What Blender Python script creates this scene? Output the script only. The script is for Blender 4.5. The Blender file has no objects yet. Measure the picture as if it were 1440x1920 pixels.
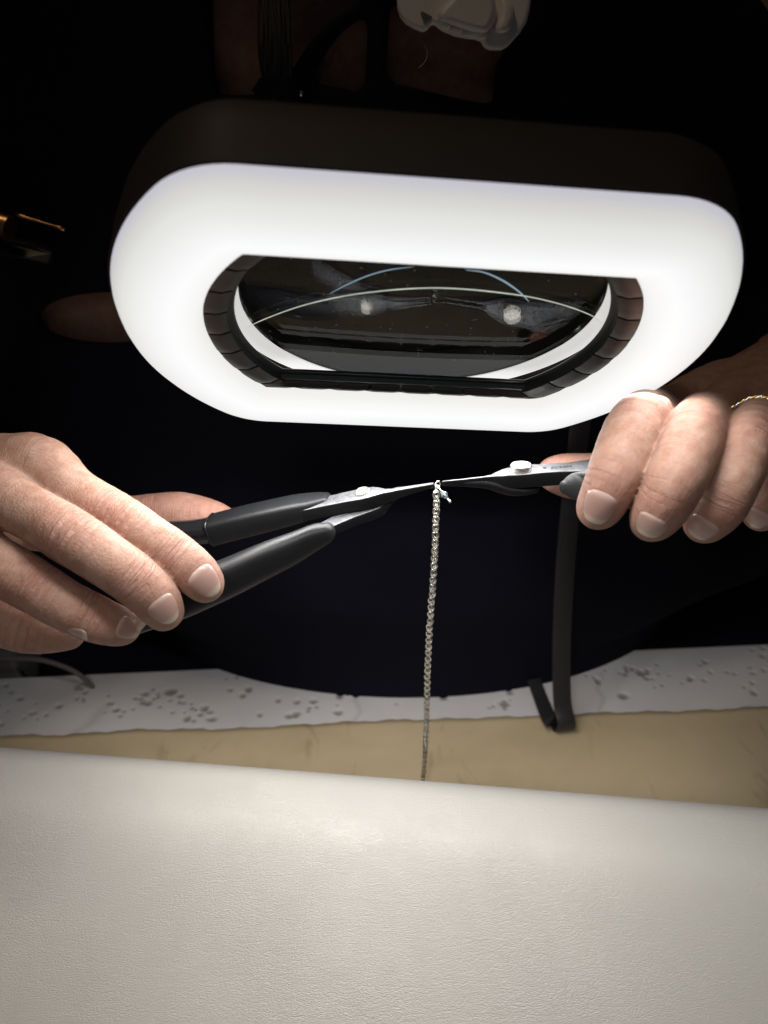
import bpy, bmesh, math, random
import numpy as np
from mathutils import Vector, Matrix
random.seed(7); rng = np.random.default_rng(7)
S = bpy.context.scene
COL = S.collection
MM = 0.001

# ------------------------------------------------------------------ camera, world, lamps, exposure
F = 1400.0                       # focal length in pixels of the 1440 px wide photograph
PITCH = math.radians(34)
CAMH = 348.0                     # lens height above the table top, mm
sp, cp = math.sin(PITCH), math.cos(PITCH)
cam_d = bpy.data.cameras.new('camera'); cam = bpy.data.objects.new('camera', cam_d); COL.objects.link(cam)
cam.location = (0, 0, CAMH*MM); cam.rotation_euler = (math.pi/2-PITCH, 0, 0)
cam_d.sensor_fit = 'VERTICAL'; cam_d.sensor_height = 48; cam_d.sensor_width = 36
cam_d.lens = 48*F/1920; cam_d.clip_start = 0.01; cam_d.clip_end = 50
cam_d.dof.use_dof = True; cam_d.dof.focus_distance = 0.250; cam_d.dof.aperture_fstop = 16
S.camera = cam
W = bpy.data.worlds.new('World'); S.world = W; W.use_nodes = True
bg = W.node_tree.nodes['Background']; bg.inputs[0].default_value = (0.88, 0.88, 1.0, 1); bg.inputs[1].default_value = 0.014
warm_d = bpy.data.lights.new('warm_fill', 'AREA'); warm_d.energy = 0.9; warm_d.size = 0.25; warm_d.color = (1, 0.72, 0.45)  # added warm light above, out of view, to brighten housing and brass
warm = bpy.data.objects.new('warm_fill', warm_d); COL.objects.link(warm)
warm.location = (-0.30, 0.42, 1.35)
warm.rotation_euler = (Vector((0.0, 0.36, 0.3))-warm.location).to_track_quat('-Z', 'Y').to_euler()
fill_d = bpy.data.lights.new('fill_spot', 'SPOT'); fill_d.energy = 5.5; fill_d.spot_size = math.radians(33); fill_d.spot_blend = .55     # added fill spot behind the viewer for hands and table
fill_d.shadow_soft_size = .10; fill_d.color = (1, .93, .86)
fill = bpy.data.objects.new('fill_spot', fill_d); COL.objects.link(fill); fill.location = (-0.12, -0.25, 0.75)
fill.rotation_euler = (Vector((0.0, 0.19, 0.10))-fill.location).to_track_quat('-Z', 'Y').to_euler()
S.view_settings.view_transform = 'Standard'; S.view_settings.look = 'None'; S.view_settings.exposure = 0; S.view_settings.gamma = 1
S.cycles.use_denoising = True
S.cycles.max_bounces = 10; S.cycles.transparent_max_bounces = 12
S.cycles.caustics_reflective = False; S.cycles.caustics_refractive = False
RING_POWER = 0.50                # watts of the whole lamp ring

# ------------------------------------------------------------------ coordinates
CAMM = np.array([[1, 0, 0], [0, sp, -cp], [0, cp, sp]])       # camera axes -> world axes
def c2w(v):
    v = np.asarray(v, float)
    return v @ CAMM.T + np.array([0, 0, CAMH])
def w2c(v): return (np.asarray(v, float)-np.array([0, 0, CAMH])) @ CAMM
def CP(px, py, d): return np.array([(px-720)/F*d, -(py-960)/F*d, -d])
def P(px, py, d): return c2w(CP(px, py, d))
def pix(v):
    q = w2c(v); return np.stack([720+F*q[..., 0]/-q[..., 2], 960-F*q[..., 1]/-q[..., 2]], -1)
def on_z(px, py, z):             # the world point where a sight line meets the level z
    r = np.array([(px-720)/F, -(py-960)/F, -1.]) @ CAMM.T
    return np.array([0, 0, CAMH]) + r*((z-CAMH)/r[2])

# ------------------------------------------------------------------ materials
def mat(name, col, rough=.5, metal=0., spec=.5, coat=0.):
    m = bpy.data.materials.new(name); m.use_nodes = True
    b = m.node_tree.nodes['Principled BSDF']
    b.inputs['Base Color'].default_value = (*col, 1); b.inputs['Roughness'].default_value = rough
    b.inputs['Metallic'].default_value = metal; b.inputs['Specular IOR Level'].default_value = spec
    b.inputs['Coat Weight'].default_value = coat
    return m
class NT:
    def __init__(s, m): s.t = m.node_tree; s.b = s.t.nodes.get('Principled BSDF')
    def n(s, typ, **kw):
        n = s.t.nodes.new(typ)
        for k, v in kw.items():
            if k.startswith('i_'): n.inputs[int(k[2:]) if k[2:].isdigit() else k[2:].replace('_', ' ')].default_value = v
            else: setattr(n, k, v)
        return n
    def l(s, a, b): s.t.links.new(a, b)
    def math(s, op, a, b=None, c=None):
        n = s.t.nodes.new('ShaderNodeMath'); n.operation = op
        for i, v in enumerate((a, b, c)):
            if v is None: continue
            if isinstance(v, (int, float)): n.inputs[i].default_value = v
            else: s.l(v, n.inputs[i])
        return n.outputs[0]
    def ramp(s, fac, stops):
        n = s.t.nodes.new('ShaderNodeValToRGB'); s.l(fac, n.inputs[0]); e = n.color_ramp.elements
        while len(e) < len(stops): e.new(.5)
        for q, (p, c) in zip(e, stops): q.position = p; q.color = (*c, 1) if len(c) == 3 else c
        return n.outputs[0]
    def obj(s, scale=(1, 1, 1), rot=(0, 0, 0)):
        c = s.n('ShaderNodeTexCoord'); m = s.n('ShaderNodeMapping'); m.inputs['Scale'].default_value = scale; m.inputs['Rotation'].default_value = rot
        s.l(c.outputs['Object'], m.inputs[0]); return m.outputs[0]
    def noise(s, vec, scale, detail=4, rough=.55, dist=0.):
        n = s.n('ShaderNodeTexNoise'); n.inputs['Scale'].default_value = scale; n.inputs['Detail'].default_value = detail
        n.inputs['Roughness'].default_value = rough; n.inputs['Distortion'].default_value = dist
        s.l(vec, n.inputs['Vector']); return n.outputs[0]
    def bump(s, h, strength=.3, dist=.001, prev=None):
        n = s.n('ShaderNodeBump'); n.inputs['Strength'].default_value = strength; n.inputs['Distance'].default_value = dist
        s.l(h, n.inputs['Height'])
        if prev is not None: s.l(prev, n.inputs['Normal'])
        s.l(n.outputs[0], s.b.inputs['Normal']); return n.outputs[0]
    def mixc(s, fac, a, b):
        n = s.t.nodes.new('ShaderNodeMix'); n.data_type = 'RGBA'
        for sock, v in ((n.inputs[0], fac), (n.inputs[6], a), (n.inputs[7], b)):
            if isinstance(v, (int, float)): sock.default_value = v
            elif isinstance(v, tuple): sock.default_value = (*v, 1)
            else: s.l(v, sock)
        return n.outputs[2]

M = {}
# table stone
m = M['stone'] = mat('white_stone', (.55, .55, .57), .45); n = NT(m)
v = n.obj(); ns = n.noise(v, 14, 5); n2 = n.noise(v, 60, 4)
at = n.n('ShaderNodeAttribute', attribute_name='stain')
c0 = n.ramp(ns, [(.35, (.78, .78, .81)), (.65, (.88, .88, .91))])
c1 = n.mixc(n.math('MULTIPLY', at.outputs['Fac'], .72), c0, (.16, .145, .13)); n.l(c1, n.b.inputs['Base Color'])
n.bump(n2, .15, .0006)
# tan mat
m = M['tan'] = mat('tan_suede', (.36, .26, .16), .8, spec=.25); n = NT(m)
v = n.obj(); ns = n.noise(v, 9, 4, .6, .6); nf = n.noise(v, 700, 3)
c0 = n.ramp(ns, [(.3, (.56, .455, .29)), (.5, (.68, .56, .365)), (.7, (.76, .635, .43))])
ng = n.noise(n.obj((1.6, .5, 1)), 26, 3, .6, 1.2)
st = n.ramp(ng, [(.60, (0, 0, 0)), (.72, (1, 1, 1))])
c1 = n.mixc(n.math('MULTIPLY', st, .35), c0, (.17, .105, .055)); n.l(c1, n.b.inputs['Base Color'])
n.bump(nf, .2, .0004)
# white leather
m = M['leather'] = mat('white_leather', (.74, .71, .64), .42, spec=.8); n = NT(m)
v = n.obj()
nb = n.noise(v, 3.5, 4)
n.l(n.ramp(nb, [(.3, (.78, .755, .69)), (.7, (.84, .815, .755))]), n.b.inputs['Base Color'])
nw = n.n('ShaderNodeTexNoise'); nw.inputs['Scale'].default_value = 55; nw.inputs['Detail'].default_value = 2; n.l(v, nw.inputs['Vector'])
addv = n.n('ShaderNodeVectorMath', operation='MULTIPLY_ADD'); n.l(nw.outputs['Color'], addv.inputs[0]); addv.inputs[1].default_value = (.006, .006, .0); n.l(v, addv.inputs[2])
mp = n.n('ShaderNodeMapping'); mp.inputs['Scale'].default_value = (.42, 1.25, 1); mp.inputs['Rotation'].default_value = (0, 0, .12); n.l(addv.outputs[0], mp.inputs[0])
vo = n.n('ShaderNodeTexVoronoi', feature='DISTANCE_TO_EDGE'); vo.inputs['Scale'].default_value = 1550; n.l(mp.outputs[0], vo.inputs['Vector'])
cell = n.ramp(vo.outputs['Distance'], [(.0, (0, 0, 0)), (.16, (1, 1, 1))])
f1 = n.noise(mp.outputs[0], 1300, 3, .6, 1.0)
f2 = n.noise(n.obj((.33, 1, 1), (0, 0, .30)), 430, 4, .6, 1.5)
amp = n.ramp(n.noise(v, 14, 3), [(.30, (.40,)*3), (.52, (.7,)*3), (.70, (1.2,)*3)])
hh = n.math('ADD', n.math('MULTIPLY', n.math('MULTIPLY', cell, amp), .34), n.math('MULTIPLY', n.math('ADD', n.math('MULTIPLY', f1, .45), n.math('MULTIPLY', f2, .45)), amp))
n.bump(hh, .55, .0006)
n.l(n.math('MULTIPLY_ADD', f1, .16, .28), n.b.inputs['Roughness'])
# cloth
m = M['cloth'] = mat('black_cloth', (.010, .0105, .020), .9, spec=.08); n = NT(m)
v = n.obj(); n.bump(n.noise(v, 900, 3), .4, .0006)
m.node_tree.nodes['Principled BSDF'].inputs['Sheen Weight'].default_value = .0
# black plastics
M['grip'] = mat('black_grip_plastic', (.011, .011, .012), .42, spec=.32); n = NT(M['grip'])
v = n.obj(); sp_ = n.noise(v, 420, 6, .75); n.l(n.ramp(sp_, [(.68, (.010, .0105, .012)), (.75, (.03, .03, .03))]), n.b.inputs['Base Color'])
n.bump(n.noise(v, 1500, 3), .16, .0004); n.l(n.math('MULTIPLY_ADD', n.noise(v, 60, 4), .25, .32), n.b.inputs['Roughness'])
M['gloss'] = mat('gloss_black_sleeve', (.012, .012, .014), .16); n = NT(M['gloss']); n.l(n.math('MULTIPLY_ADD', n.noise(n.obj(), 90, 4), .2, .1), n.b.inputs['Roughness'])
M['bezel'] = mat('black_bezel_plastic', (.014, .0125, .0125), .38); n = NT(M['bezel']); n.bump(n.noise(n.obj(), 1800, 2), .15, .0003)
M['holder'] = mat('dark_teal_holder', (.006, .010, .012), .3); n = NT(M['holder']); n.bump(n.noise(n.obj(), 1500, 2), .1, .0003)
M['housing'] = mat('dark_brown_housing', (.014, .0105, .008), .55, spec=.22); n = NT(M['housing']); n.bump(n.noise(n.obj(), 900, 3), .12, .0003)
M['strap'] = mat('black_satin_strap', (.036, .036, .040), .38, spec=.35); n = NT(M['strap'])
n.bump(n.noise(n.obj((1, 1, .25)), 300, 3), .35, .0006)
M['steel_dark'] = mat('blackened_steel', (.010, .010, .011), .42, 0., .16); n = NT(M['steel_dark']); v = n.obj()
n.bump(n.noise(v, 1600, 4, .7), .35, .0005); n.l(n.math('MULTIPLY_ADD', n.noise(v, 300, 4), .3, .26), n.b.inputs['Roughness'])
M['steel_face'] = mat('ground_steel', (.34, .345, .36), .4, .25); n = NT(M['steel_face']); v = n.obj()
n.bump(n.noise(v, 1500, 4, .7), .3, .0005); n.l(n.ramp(n.noise(v, 500, 5), [(.35, (.085, .087, .094)), (.65, (.14, .143, .152))]), n.b.inputs['Base Color'])
M['rivet'] = mat('nickel_rivet', (.74, .72, .66), .3, .9); n = NT(M['rivet']); n.bump(n.noise(n.obj(), 900, 3), .15, .0004)
M['ink'] = mat('engraving_dark', (.012, .012, .013), .8, spec=.1); n = NT(M['ink']); n.bump(n.noise(n.obj(), 2000, 2), .1, .0002)
M['silver'] = mat('bright_silver', (.95, .935, .88), .17, .95); n = NT(M['silver']); n.l(n.math('MULTIPLY_ADD', n.noise(n.obj(), 700, 3), .22, .12), n.b.inputs['Roughness'])
M['gold'] = mat('yellow_gold', (.86, .60, .22), .2, 1.); n = NT(M['gold']); n.l(n.math('MULTIPLY_ADD', n.noise(n.obj(), 700, 3), .2, .12), n.b.inputs['Roughness'])
M['copper'] = mat('warm_copper', (.72, .42, .20), .28, 1.); n = NT(M['copper']); n.bump(n.noise(n.obj(), 500, 3), .15, .0004)
M['plastic'] = mat('white_plastic', (.90, .88, .87), .45); n = NT(M['plastic']); n.bump(n.noise(n.obj(), 600, 3), .08, .0004)
M['grey'] = mat('grey_vinyl', (.16, .15, .155), .6); n = NT(M['grey']); n.bump(n.noise(n.obj(), 400, 4), .3, .0006)
M['wall'] = mat('brown_wall', (.34, .26, .22), .85); n = NT(M['wall']); n.bump(n.noise(n.obj(), 40, 5), .3, .003)
M['hair'] = mat('black_hair', (.012, .010, .010), .4); n = NT(M['hair']); n.l(n.ramp(n.noise(n.obj(), 60, 3), [(.3, (.009, .008, .008)), (.7, (.02, .016, .015))]), n.b.inputs['Base Color'])
M['lint'] = mat('pale_fibre', (.6, .56, .52), .7); n = NT(M['lint']); n.l(n.ramp(n.noise(n.obj(), 300, 2), [(.3, (.5, .47, .44)), (.7, (.65, .6, .56))]), n.b.inputs['Base Color'])
# glass
m = M['lens'] = mat('lens_glass', (.93, .97, .96), .0); b = m.node_tree.nodes['Principled BSDF']; b.inputs['Transmission Weight'].default_value = 1; b.inputs['IOR'].default_value = 1.16
n = NT(m); n.l(n.ramp(n.noise(n.obj(), 40, 2), [(.3, (.90, .95, .94)), (.7, (.94, .98, .97))]), n.b.inputs['Base Color'])
m = M['crystal'] = mat('ice_blue_crystal', (.78, .93, .98), .02); b = m.node_tree.nodes['Principled BSDF']; b.inputs['Transmission Weight'].default_value = .85; b.inputs['IOR'].default_value = 1.6
n = NT(m); n.l(n.ramp(n.noise(n.obj(), 500, 2), [(.3, (.62, .86, .95)), (.7, (.86, .96, 1.))]), n.b.inputs['Base Color'])
# diffuser: gives off light, a little less towards its rim (the LEDs sit under the middle of the ring)
m = M['diffuser'] = bpy.data.materials.new('lit_diffuser'); m.use_nodes = True; n = NT(m)
n.b.inputs['Base Color'].default_value = (.12, .12, .12, 1); n.b.inputs['Roughness'].default_value = .5; n.b.inputs['Specular IOR Level'].default_value = .05
at = n.n('ShaderNodeAttribute', attribute_name='across')
ec = n.ramp(at.outputs['Fac'], [(0, (.86, .855, .83)), (.10, (.93, .93, .92)), (.32, (.985, .995, 1.)), (.55, (.92, .925, .93)), (.70, (.86, .865, .855)), (.86, (.77, .77, .745)), (.95, (.65, .645, .62)), (1, (.54, .53, .60))])
n.l(ec, n.b.inputs['Emission Color']); n.b.inputs['Emission Strength'].default_value = .97
n.l(n.math('MULTIPLY_ADD', n.noise(n.obj(), 8, 2), .05, .945), n.b.inputs['Emission Strength'])
m = M['board'] = mat('glowing_white_board', (.6, .6, .6), .6); n = NT(m); n.b.inputs['Emission Color'].default_value = (1, .985, .96, 1)  # emission puts the ring's light into the board itself
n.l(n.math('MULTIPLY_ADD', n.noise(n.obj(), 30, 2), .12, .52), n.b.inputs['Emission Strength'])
for nm_, c_ in (('glint', (.50, .55, .47)), ('glint_blue', (.22, .36, .46))):      # emissive colours that paint the ring's reflections on the lens
    m = M[nm_] = mat('emissive_'+nm_, (.5, .5, .5), .4); n = NT(m); n.b.inputs['Emission Color'].default_value = (*c_, 1)
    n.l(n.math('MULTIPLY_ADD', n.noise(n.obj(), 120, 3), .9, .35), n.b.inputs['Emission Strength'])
# skin
def skin_mat(name):
    m = mat(name, (.55, .35, .26), .47, spec=.24); n = NT(m); b = n.b
    b.inputs['Subsurface Weight'].default_value = .45; b.inputs['Subsurface Radius'].default_value = (1., .34, .18); b.inputs['Subsurface Scale'].default_value = .0028
    fu = n.n('ShaderNodeAttribute', attribute_name='fuv'); jw = n.n('ShaderNodeAttribute', attribute_name='joint'); rd = n.n('ShaderNodeAttribute', attribute_name='flush')
    v = n.obj()
    blot = n.noise(v, 190, 6, .72)
    base = n.ramp(blot, [(.36, (.30, .165, .118)), (.5, (.36, .220, .164)), (.64, (.415, .272, .212))])
    red = n.ramp(n.noise(v, 420, 4), [(.3, (.335, .155, .12)), (.7, (.385, .20, .16))])
    c = n.mixc(n.math('MULTIPLY', rd.outputs['Fac'], .75), base, red)
    mp = n.n('ShaderNodeMapping'); mp.inputs['Scale'].default_value = (.95, .085, 1); n.l(fu.outputs['Vector'], mp.inputs[0])
    warp = n.noise(fu.outputs['Vector'], .16, 2)
    wv = n.n('ShaderNodeTexNoise'); wv.inputs['Scale'].default_value = 1.0; wv.inputs['Detail'].default_value = 3; wv.inputs['Roughness'].default_value = .5; wv.inputs['Distortion'].default_value = .35
    n.l(mp.outputs[0], wv.inputs['Vector'])
    line = n.math('ABSOLUTE', n.math('SUBTRACT', wv.outputs[0], .5))
    crease = n.math('SUBTRACT', 1., n.math('MINIMUM', n.math('MULTIPLY', line, 7.), 1.))     # 1 on a crease
    cw = n.math('MULTIPLY', crease, jw.outputs['Fac'])
    c = n.mixc(n.math('MULTIPLY', cw, .22), c, (.36, .17, .12)); n.l(c, b.inputs['Base Color'])
    # fine relief: diamond network of skin lines, pores
    mp2 = n.n('ShaderNodeMapping'); mp2.inputs['Scale'].default_value = (1.0, .62, 1); n.l(fu.outputs['Vector'], mp2.inputs[0])
    vo = n.n('ShaderNodeTexVoronoi', feature='DISTANCE_TO_EDGE'); vo.inputs['Scale'].default_value = 1.35; n.l(mp2.outputs[0], vo.inputs['Vector'])
    net = n.math('MINIMUM', n.math('MULTIPLY', vo.outputs['Distance'], 5.), 1.)
    mp3 = n.n('ShaderNodeMapping'); mp3.inputs['Scale'].default_value = (1.5, .28, 1); n.l(fu.outputs['Vector'], mp3.inputs[0])
    f3 = n.noise(mp3.outputs[0], 1.0, 4, .6, .5)
    h = n.math('ADD', n.math('MULTIPLY', net, .14), n.math('MULTIPLY', f3, .38))
    h = n.math('SUBTRACT', h, n.math('MULTIPLY', cw, 1.15))
    n.bump(h, .55, .0006)
    n.l(n.math('MULTIPLY_ADD', blot, .25, .42), b.inputs['Roughness'])
    return m
M['skin'] = skin_mat('skin')
M['nail'] = mat('fingernail', (.62, .45, .40), .3, spec=.5, coat=.25); n = NT(M['nail'])
at = n.n('ShaderNodeAttribute', attribute_name='tip')
cc = n.ramp(at.outputs['Fac'], [(.0, (.47, .33, .285)), (.14, (.47, .325, .28)), (.26, (.40, .25, .21)), (.76, (.42, .265, .225)), (.86, (.54, .43, .34)), (1, (.56, .47, .37))])
n.l(cc, n.b.inputs['Base Color']); n.b.inputs['Subsurface Weight'].default_value = .2; n.b.inputs['Subsurface Scale'].default_value = .001
n.bump(n.noise(n.obj(), 500, 2), .08, .0004)

# ------------------------------------------------------------------ object helpers
def link(o, parent=None):
    COL.objects.link(o)
    if parent is not None: o.parent = parent
    return o
def mesh(name, verts, faces, m, parent=None, smooth=True, attrs=None):
    """verts in world millimetres"""
    me = bpy.data.meshes.new(name)
    vv = np.asarray(verts, float)*MM
    me.from_pydata(vv.tolist(), [], [list(map(int, f)) for f in faces]) if not isinstance(faces, np.ndarray) else quick(me, vv, faces)
    me.update()
    for k, (typ, data) in (attrs or {}).items():
        a = me.attributes.new(k, typ, 'POINT')
        a.data.foreach_set('value' if typ == 'FLOAT' else 'vector', np.asarray(data, np.float32).ravel())
    if smooth: me.polygons.foreach_set('use_smooth', np.ones(len(me.polygons), bool))
    for q in (m if isinstance(m, (list, tuple)) else [m]): me.materials.append(q)
    return link(bpy.data.objects.new(name, me), parent)
def quick(me, vv, faces):
    k = faces.shape[1]
    me.vertices.add(len(vv)); me.vertices.foreach_set('co', vv.astype(np.float32).ravel())
    me.loops.add(faces.size); me.loops.foreach_set('vertex_index', faces.astype(np.int32).ravel())
    me.polygons.add(len(faces)); me.polygons.foreach_set('loop_start', np.arange(0, faces.size, k, dtype=np.int32))
    me.update(calc_edges=True)
def empty(name, loc):
    o = bpy.data.objects.new(name, None); COL.objects.link(o); o.location = Vector(loc)*MM; o.empty_display_size = .01
    return o
def adopt(root, *kids):          # parents already placed children to a root, keeping them where they are
    for k in kids:
        k.parent = root; k.matrix_parent_inverse = Matrix.Translation(-root.location)
def tag(o, label=None, cat=None, group=None, kind=None):
    for k, v in (('label', label), ('category', cat), ('group', group), ('kind', kind)):
        if v: o[k] = v
    return o
def loft(secs, caps=True, closed=False):
    """secs: list of (N,3) rings"""
    n_ = len(secs[0]); V = np.concatenate(secs); Fc = []
    R_ = len(secs)
    for i in range(R_ if closed else R_-1):
        j = (i+1) % R_
        for k in range(n_):
            l_ = (k+1) % n_
            Fc.append((i*n_+k, i*n_+l_, j*n_+l_, j*n_+k))
    if caps and not closed:
        Fc.append(tuple(range(n_))[::-1]); Fc.append(tuple((R_-1)*n_+k for k in range(n_)))
    return V, Fc
def fix_normals(o):
    bm = bmesh.new(); bm.from_mesh(o.data); bmesh.ops.recalc_face_normals(bm, faces=bm.faces); bm.to_mesh(o.data); bm.free(); return o
def bevel(o, w, seg=2, ang=35):
    b = o.modifiers.new('bevel', 'BEVEL'); b.width = w*MM; b.segments = seg; b.limit_method = 'ANGLE'; b.angle_limit = math.radians(ang); b.harden_normals = False
    return o
def autosmooth(o, ang=35):
    me = o.data; me.polygons.foreach_set('use_smooth', np.ones(len(me.polygons), bool)); me.set_sharp_from_angle(angle=math.radians(ang)); return o
def norm(v): v = np.asarray(v, float); return v/np.linalg.norm(v)
def smooth_path(pts, n_):
    pts = np.asarray(pts, float); k = len(pts); out = []
    ext = np.vstack([2*pts[0]-pts[1], pts, 2*pts[-1]-pts[-2]])
    for s in np.linspace(0, k-1-1e-9, n_):
        i = int(s); t = s-i; p0, p1, p2, p3 = ext[i:i+4]
        out.append(.5*((2*p1)+(-p0+p2)*t+(2*p0-5*p1+4*p2-p3)*t*t+(-p0+3*p1-3*p2+p3)*t**3))
    return np.array(out)
def tube(pts, r, seg=8, closed=False, flat=None):
    pts = np.asarray(pts, float); k = len(pts)
    r = np.full(k, r) if np.isscalar(r) else np.asarray(r)
    if closed: T = np.roll(pts, -1, 0)-np.roll(pts, 1, 0)
    else: T = np.gradient(pts, axis=0)
    T /= np.linalg.norm(T, axis=1)[:, None]+1e-12
    up = np.array([0, 0, 1.]) if abs(T[0][2]) < .9 else np.array([1., 0, 0])
    N = norm(np.cross(T[0], up)); secs = []
    for i in range(k):
        N = norm(N-T[i]*(N@T[i])); B = np.cross(T[i], N)
        a = np.linspace(0, 2*math.pi, seg, endpoint=False)
        secs.append(pts[i]+r[i]*(np.cos(a)[:, None]*N+np.sin(a)[:, None]*B))
    return loft(secs, True, closed)
def join(parts):
    V, Fc, o = [], [], 0
    for v, f in parts:
        V.append(np.asarray(v)); Fc += [tuple(i+o for i in q) for q in f]; o += len(v)
    return np.concatenate(V), Fc

# ------------------------------------------------------------------ implicit surfaces
def surface_nets(vol, org, h):
    s = vol < 0
    nx, ny, nz = vol.shape
    c = [(i, j, k) for i in (0, 1) for j in (0, 1) for k in (0, 1)]
    sl = lambda a, i, j, k: a[i:nx-1+i, j:ny-1+j, k:nz-1+k]
    cnt = sum(sl(s, *q).astype(np.int8) for q in c)
    act = (cnt > 0) & (cnt < 8)
    I = np.argwhere(act); idx = -np.ones(act.shape, np.int32); idx[act] = np.arange(len(I))
    val = {q: vol[I[:, 0]+q[0], I[:, 1]+q[1], I[:, 2]+q[2]] for q in c}
    acc = np.zeros((len(I), 3)); nn = np.zeros(len(I))
    for a in c:
        for ax in range(3):
            if a[ax] == 1: continue
            b = list(a); b[ax] = 1; b = tuple(b)
            va, vb = val[a], val[b]; x = (va < 0) != (vb < 0)
            t = np.where(x, va/np.where(x, va-vb, 1), 0)
            p = np.tile(np.array(a, float), (len(I), 1)); p[:, ax] = t
            acc += p*x[:, None]; nn += x
    V = org+h*(I+acc/nn[:, None])
    Q = []
    for ax in range(3):
        o1, o2 = [(1, 2), (2, 0), (0, 1)][ax]
        A = [slice(1, -1)]*3; A[ax] = slice(0, -1); B = [slice(1, -1)]*3; B[ax] = slice(1, None)
        sa, sb = s[tuple(A)], s[tuple(B)]
        E_ = np.argwhere(sa != sb); pos = E_.copy()
        pos[:, o1] += 1; pos[:, o2] += 1
        flip = sa[E_[:, 0], E_[:, 1], E_[:, 2]]
        def cell(d1, d2):
            q = pos.copy(); q[:, o1] += d1; q[:, o2] += d2
            return idx[q[:, 0], q[:, 1], q[:, 2]]
        q = np.stack([cell(-1, -1), cell(0, -1), cell(0, 0), cell(-1, 0)], 1)
        q[~flip] = q[~flip][:, ::-1]
        Q.append(q)
    Q = np.concatenate(Q); Q = Q[(Q >= 0).all(1)]
    return V, Q
def smin(a, b, k):
    hh = np.clip(.5+.5*(b-a)/k, 0, 1)
    return b+(a-b)*hh-k*hh*(1-hh)
def capsule(p, a, b, ra, rb):
    ab = b-a; t = np.clip(((p-a)@ab)/(ab@ab+1e-9), 0, 1)
    return np.linalg.norm(p-a-t[..., None]*ab, axis=-1)-(ra+t*(rb-ra))
class Field:
    def __init__(s, lo, hi, h):
        s.lo = np.asarray(lo, float); s.h = h
        s.n = np.ceil((np.asarray(hi)-s.lo)/h).astype(int)+1
        s.v = np.full(s.n, 50., np.float32)
    def sub(s, lo, hi):
        a = np.clip(np.floor((lo-s.lo)/s.h).astype(int), 0, s.n); b = np.clip(np.ceil((hi-s.lo)/s.h).astype(int)+1, 0, s.n)
        ax = [s.lo[i]+s.h*np.arange(a[i], b[i]) for i in range(3)]
        return tuple(slice(a[i], b[i]) for i in range(3)), np.stack(np.meshgrid(*ax, indexing='ij'), -1)
    def add(s, fn, lo, hi, k):
        sl, p = s.sub(np.asarray(lo)-k-2*s.h-4, np.asarray(hi)+k+2*s.h+4)
        if p.size: s.v[sl] = smin(s.v[sl], fn(p), k)
    def cap(s, a, b, ra, rb, k):
        r = max(ra, rb); s.add(lambda p: capsule(p, a, b, ra, rb), np.minimum(a, b)-r, np.maximum(a, b)+r, k)
    def ell(s, c, r, k, M3=None):
        r = np.asarray(r, float); R = np.eye(3) if M3 is None else M3
        def fn(p):
            q = (p-c)@R; k0 = np.linalg.norm(q/r, axis=-1); k1 = np.linalg.norm(q/(r*r), axis=-1)
            return k0*(k0-1)/np.maximum(k1, 1e-9)
        s.add(fn, c-r.max(), c+r.max(), k)
    def merge(s, o, k): s.v = smin(s.v, o.v, k)
    def at(s, q):
        g = (np.asarray(q)-s.lo)/s.h; i = np.clip(np.floor(g).astype(int), 0, s.n-2); f = g-i
        r = 0
        for dx in (0, 1):
            for dy in (0, 1):
                for dz in (0, 1):
                    w = (f[..., 0] if dx else 1-f[..., 0])*(f[..., 1] if dy else 1-f[..., 1])*(f[..., 2] if dz else 1-f[..., 2])
                    r = r+w*s.v[i[..., 0]+dx, i[..., 1]+dy, i[..., 2]+dz]
        return r

# ================================================================== SETTING
# wall behind the person
mesh('wall', [(-2500, 1100, -900), (2500, 1100, -900), (2500, 1100, 1800), (-2500, 1100, 1800), (-2500, 1200, -900), (2500, 1200, -900), (2500, 1200, 1800), (-2500, 1200, 1800)],
     [(0, 1, 2, 3), (7, 6, 5, 4), (0, 4, 5, 1), (1, 5, 6, 2), (2, 6, 7, 3), (3, 7, 4, 0)], M['wall'], smooth=False)
tag(bpy.data.objects['wall'], 'dim brown wall far behind the person', kind='structure')

# ---- table: stone top with pits, its far edge running from EL to ER
EL, ER = on_z(0, 1271, 0)[:2], on_z(1440, 1207, 0)[:2]
ed = (ER-EL)/np.linalg.norm(ER-EL); en = np.array([ed[1], -ed[0]])      # en points towards the camera
mid = .5*(EL+ER)
def tab(a, b, z=0): return np.array([*(mid+ed*a+en*b), z])
gx, gy = np.meshgrid(np.arange(-300, 300.1, .9), np.arange(1.2, 90, .9), indexing='ij')
G = gx*0.; stain = gx*0.
pits = []
for c in range(84):
    ca, cb = rng.uniform(-290, 290), rng.uniform(7, 44)
    for q in range(rng.integers(1, 6)):
        pits.append((ca+rng.normal(0, 9), cb+rng.normal(0, 5), rng.uniform(.8, 1.4)*rng.choice([1., 1.5, 2.1], p=[.5, .35, .15]), rng.uniform(.6, 1.5)))
for (a, b, r, asp) in pits:
    near = (abs(gx-a) < 12) & (abs(gy-b) < 12)
    d = np.hypot((gx[near]-a)/asp, gy[near]-b)/r
    k = np.clip(1.25-d, 0, 1)
    G[near] = np.minimum(G[near], -min(.9*r, 1.4)*np.clip(k*1.6, 0, 1)); stain[near] = np.maximum(stain[near], np.clip(k*1.5, 0, 1))
veins = [((-215, 80), (-175, 30), 3.0), ((-262, 60), (-180, 0), 12.0), ((112, 85), (128, 20), 1.6), ((-28, 70), (-22, 10), 1.6)]
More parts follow.
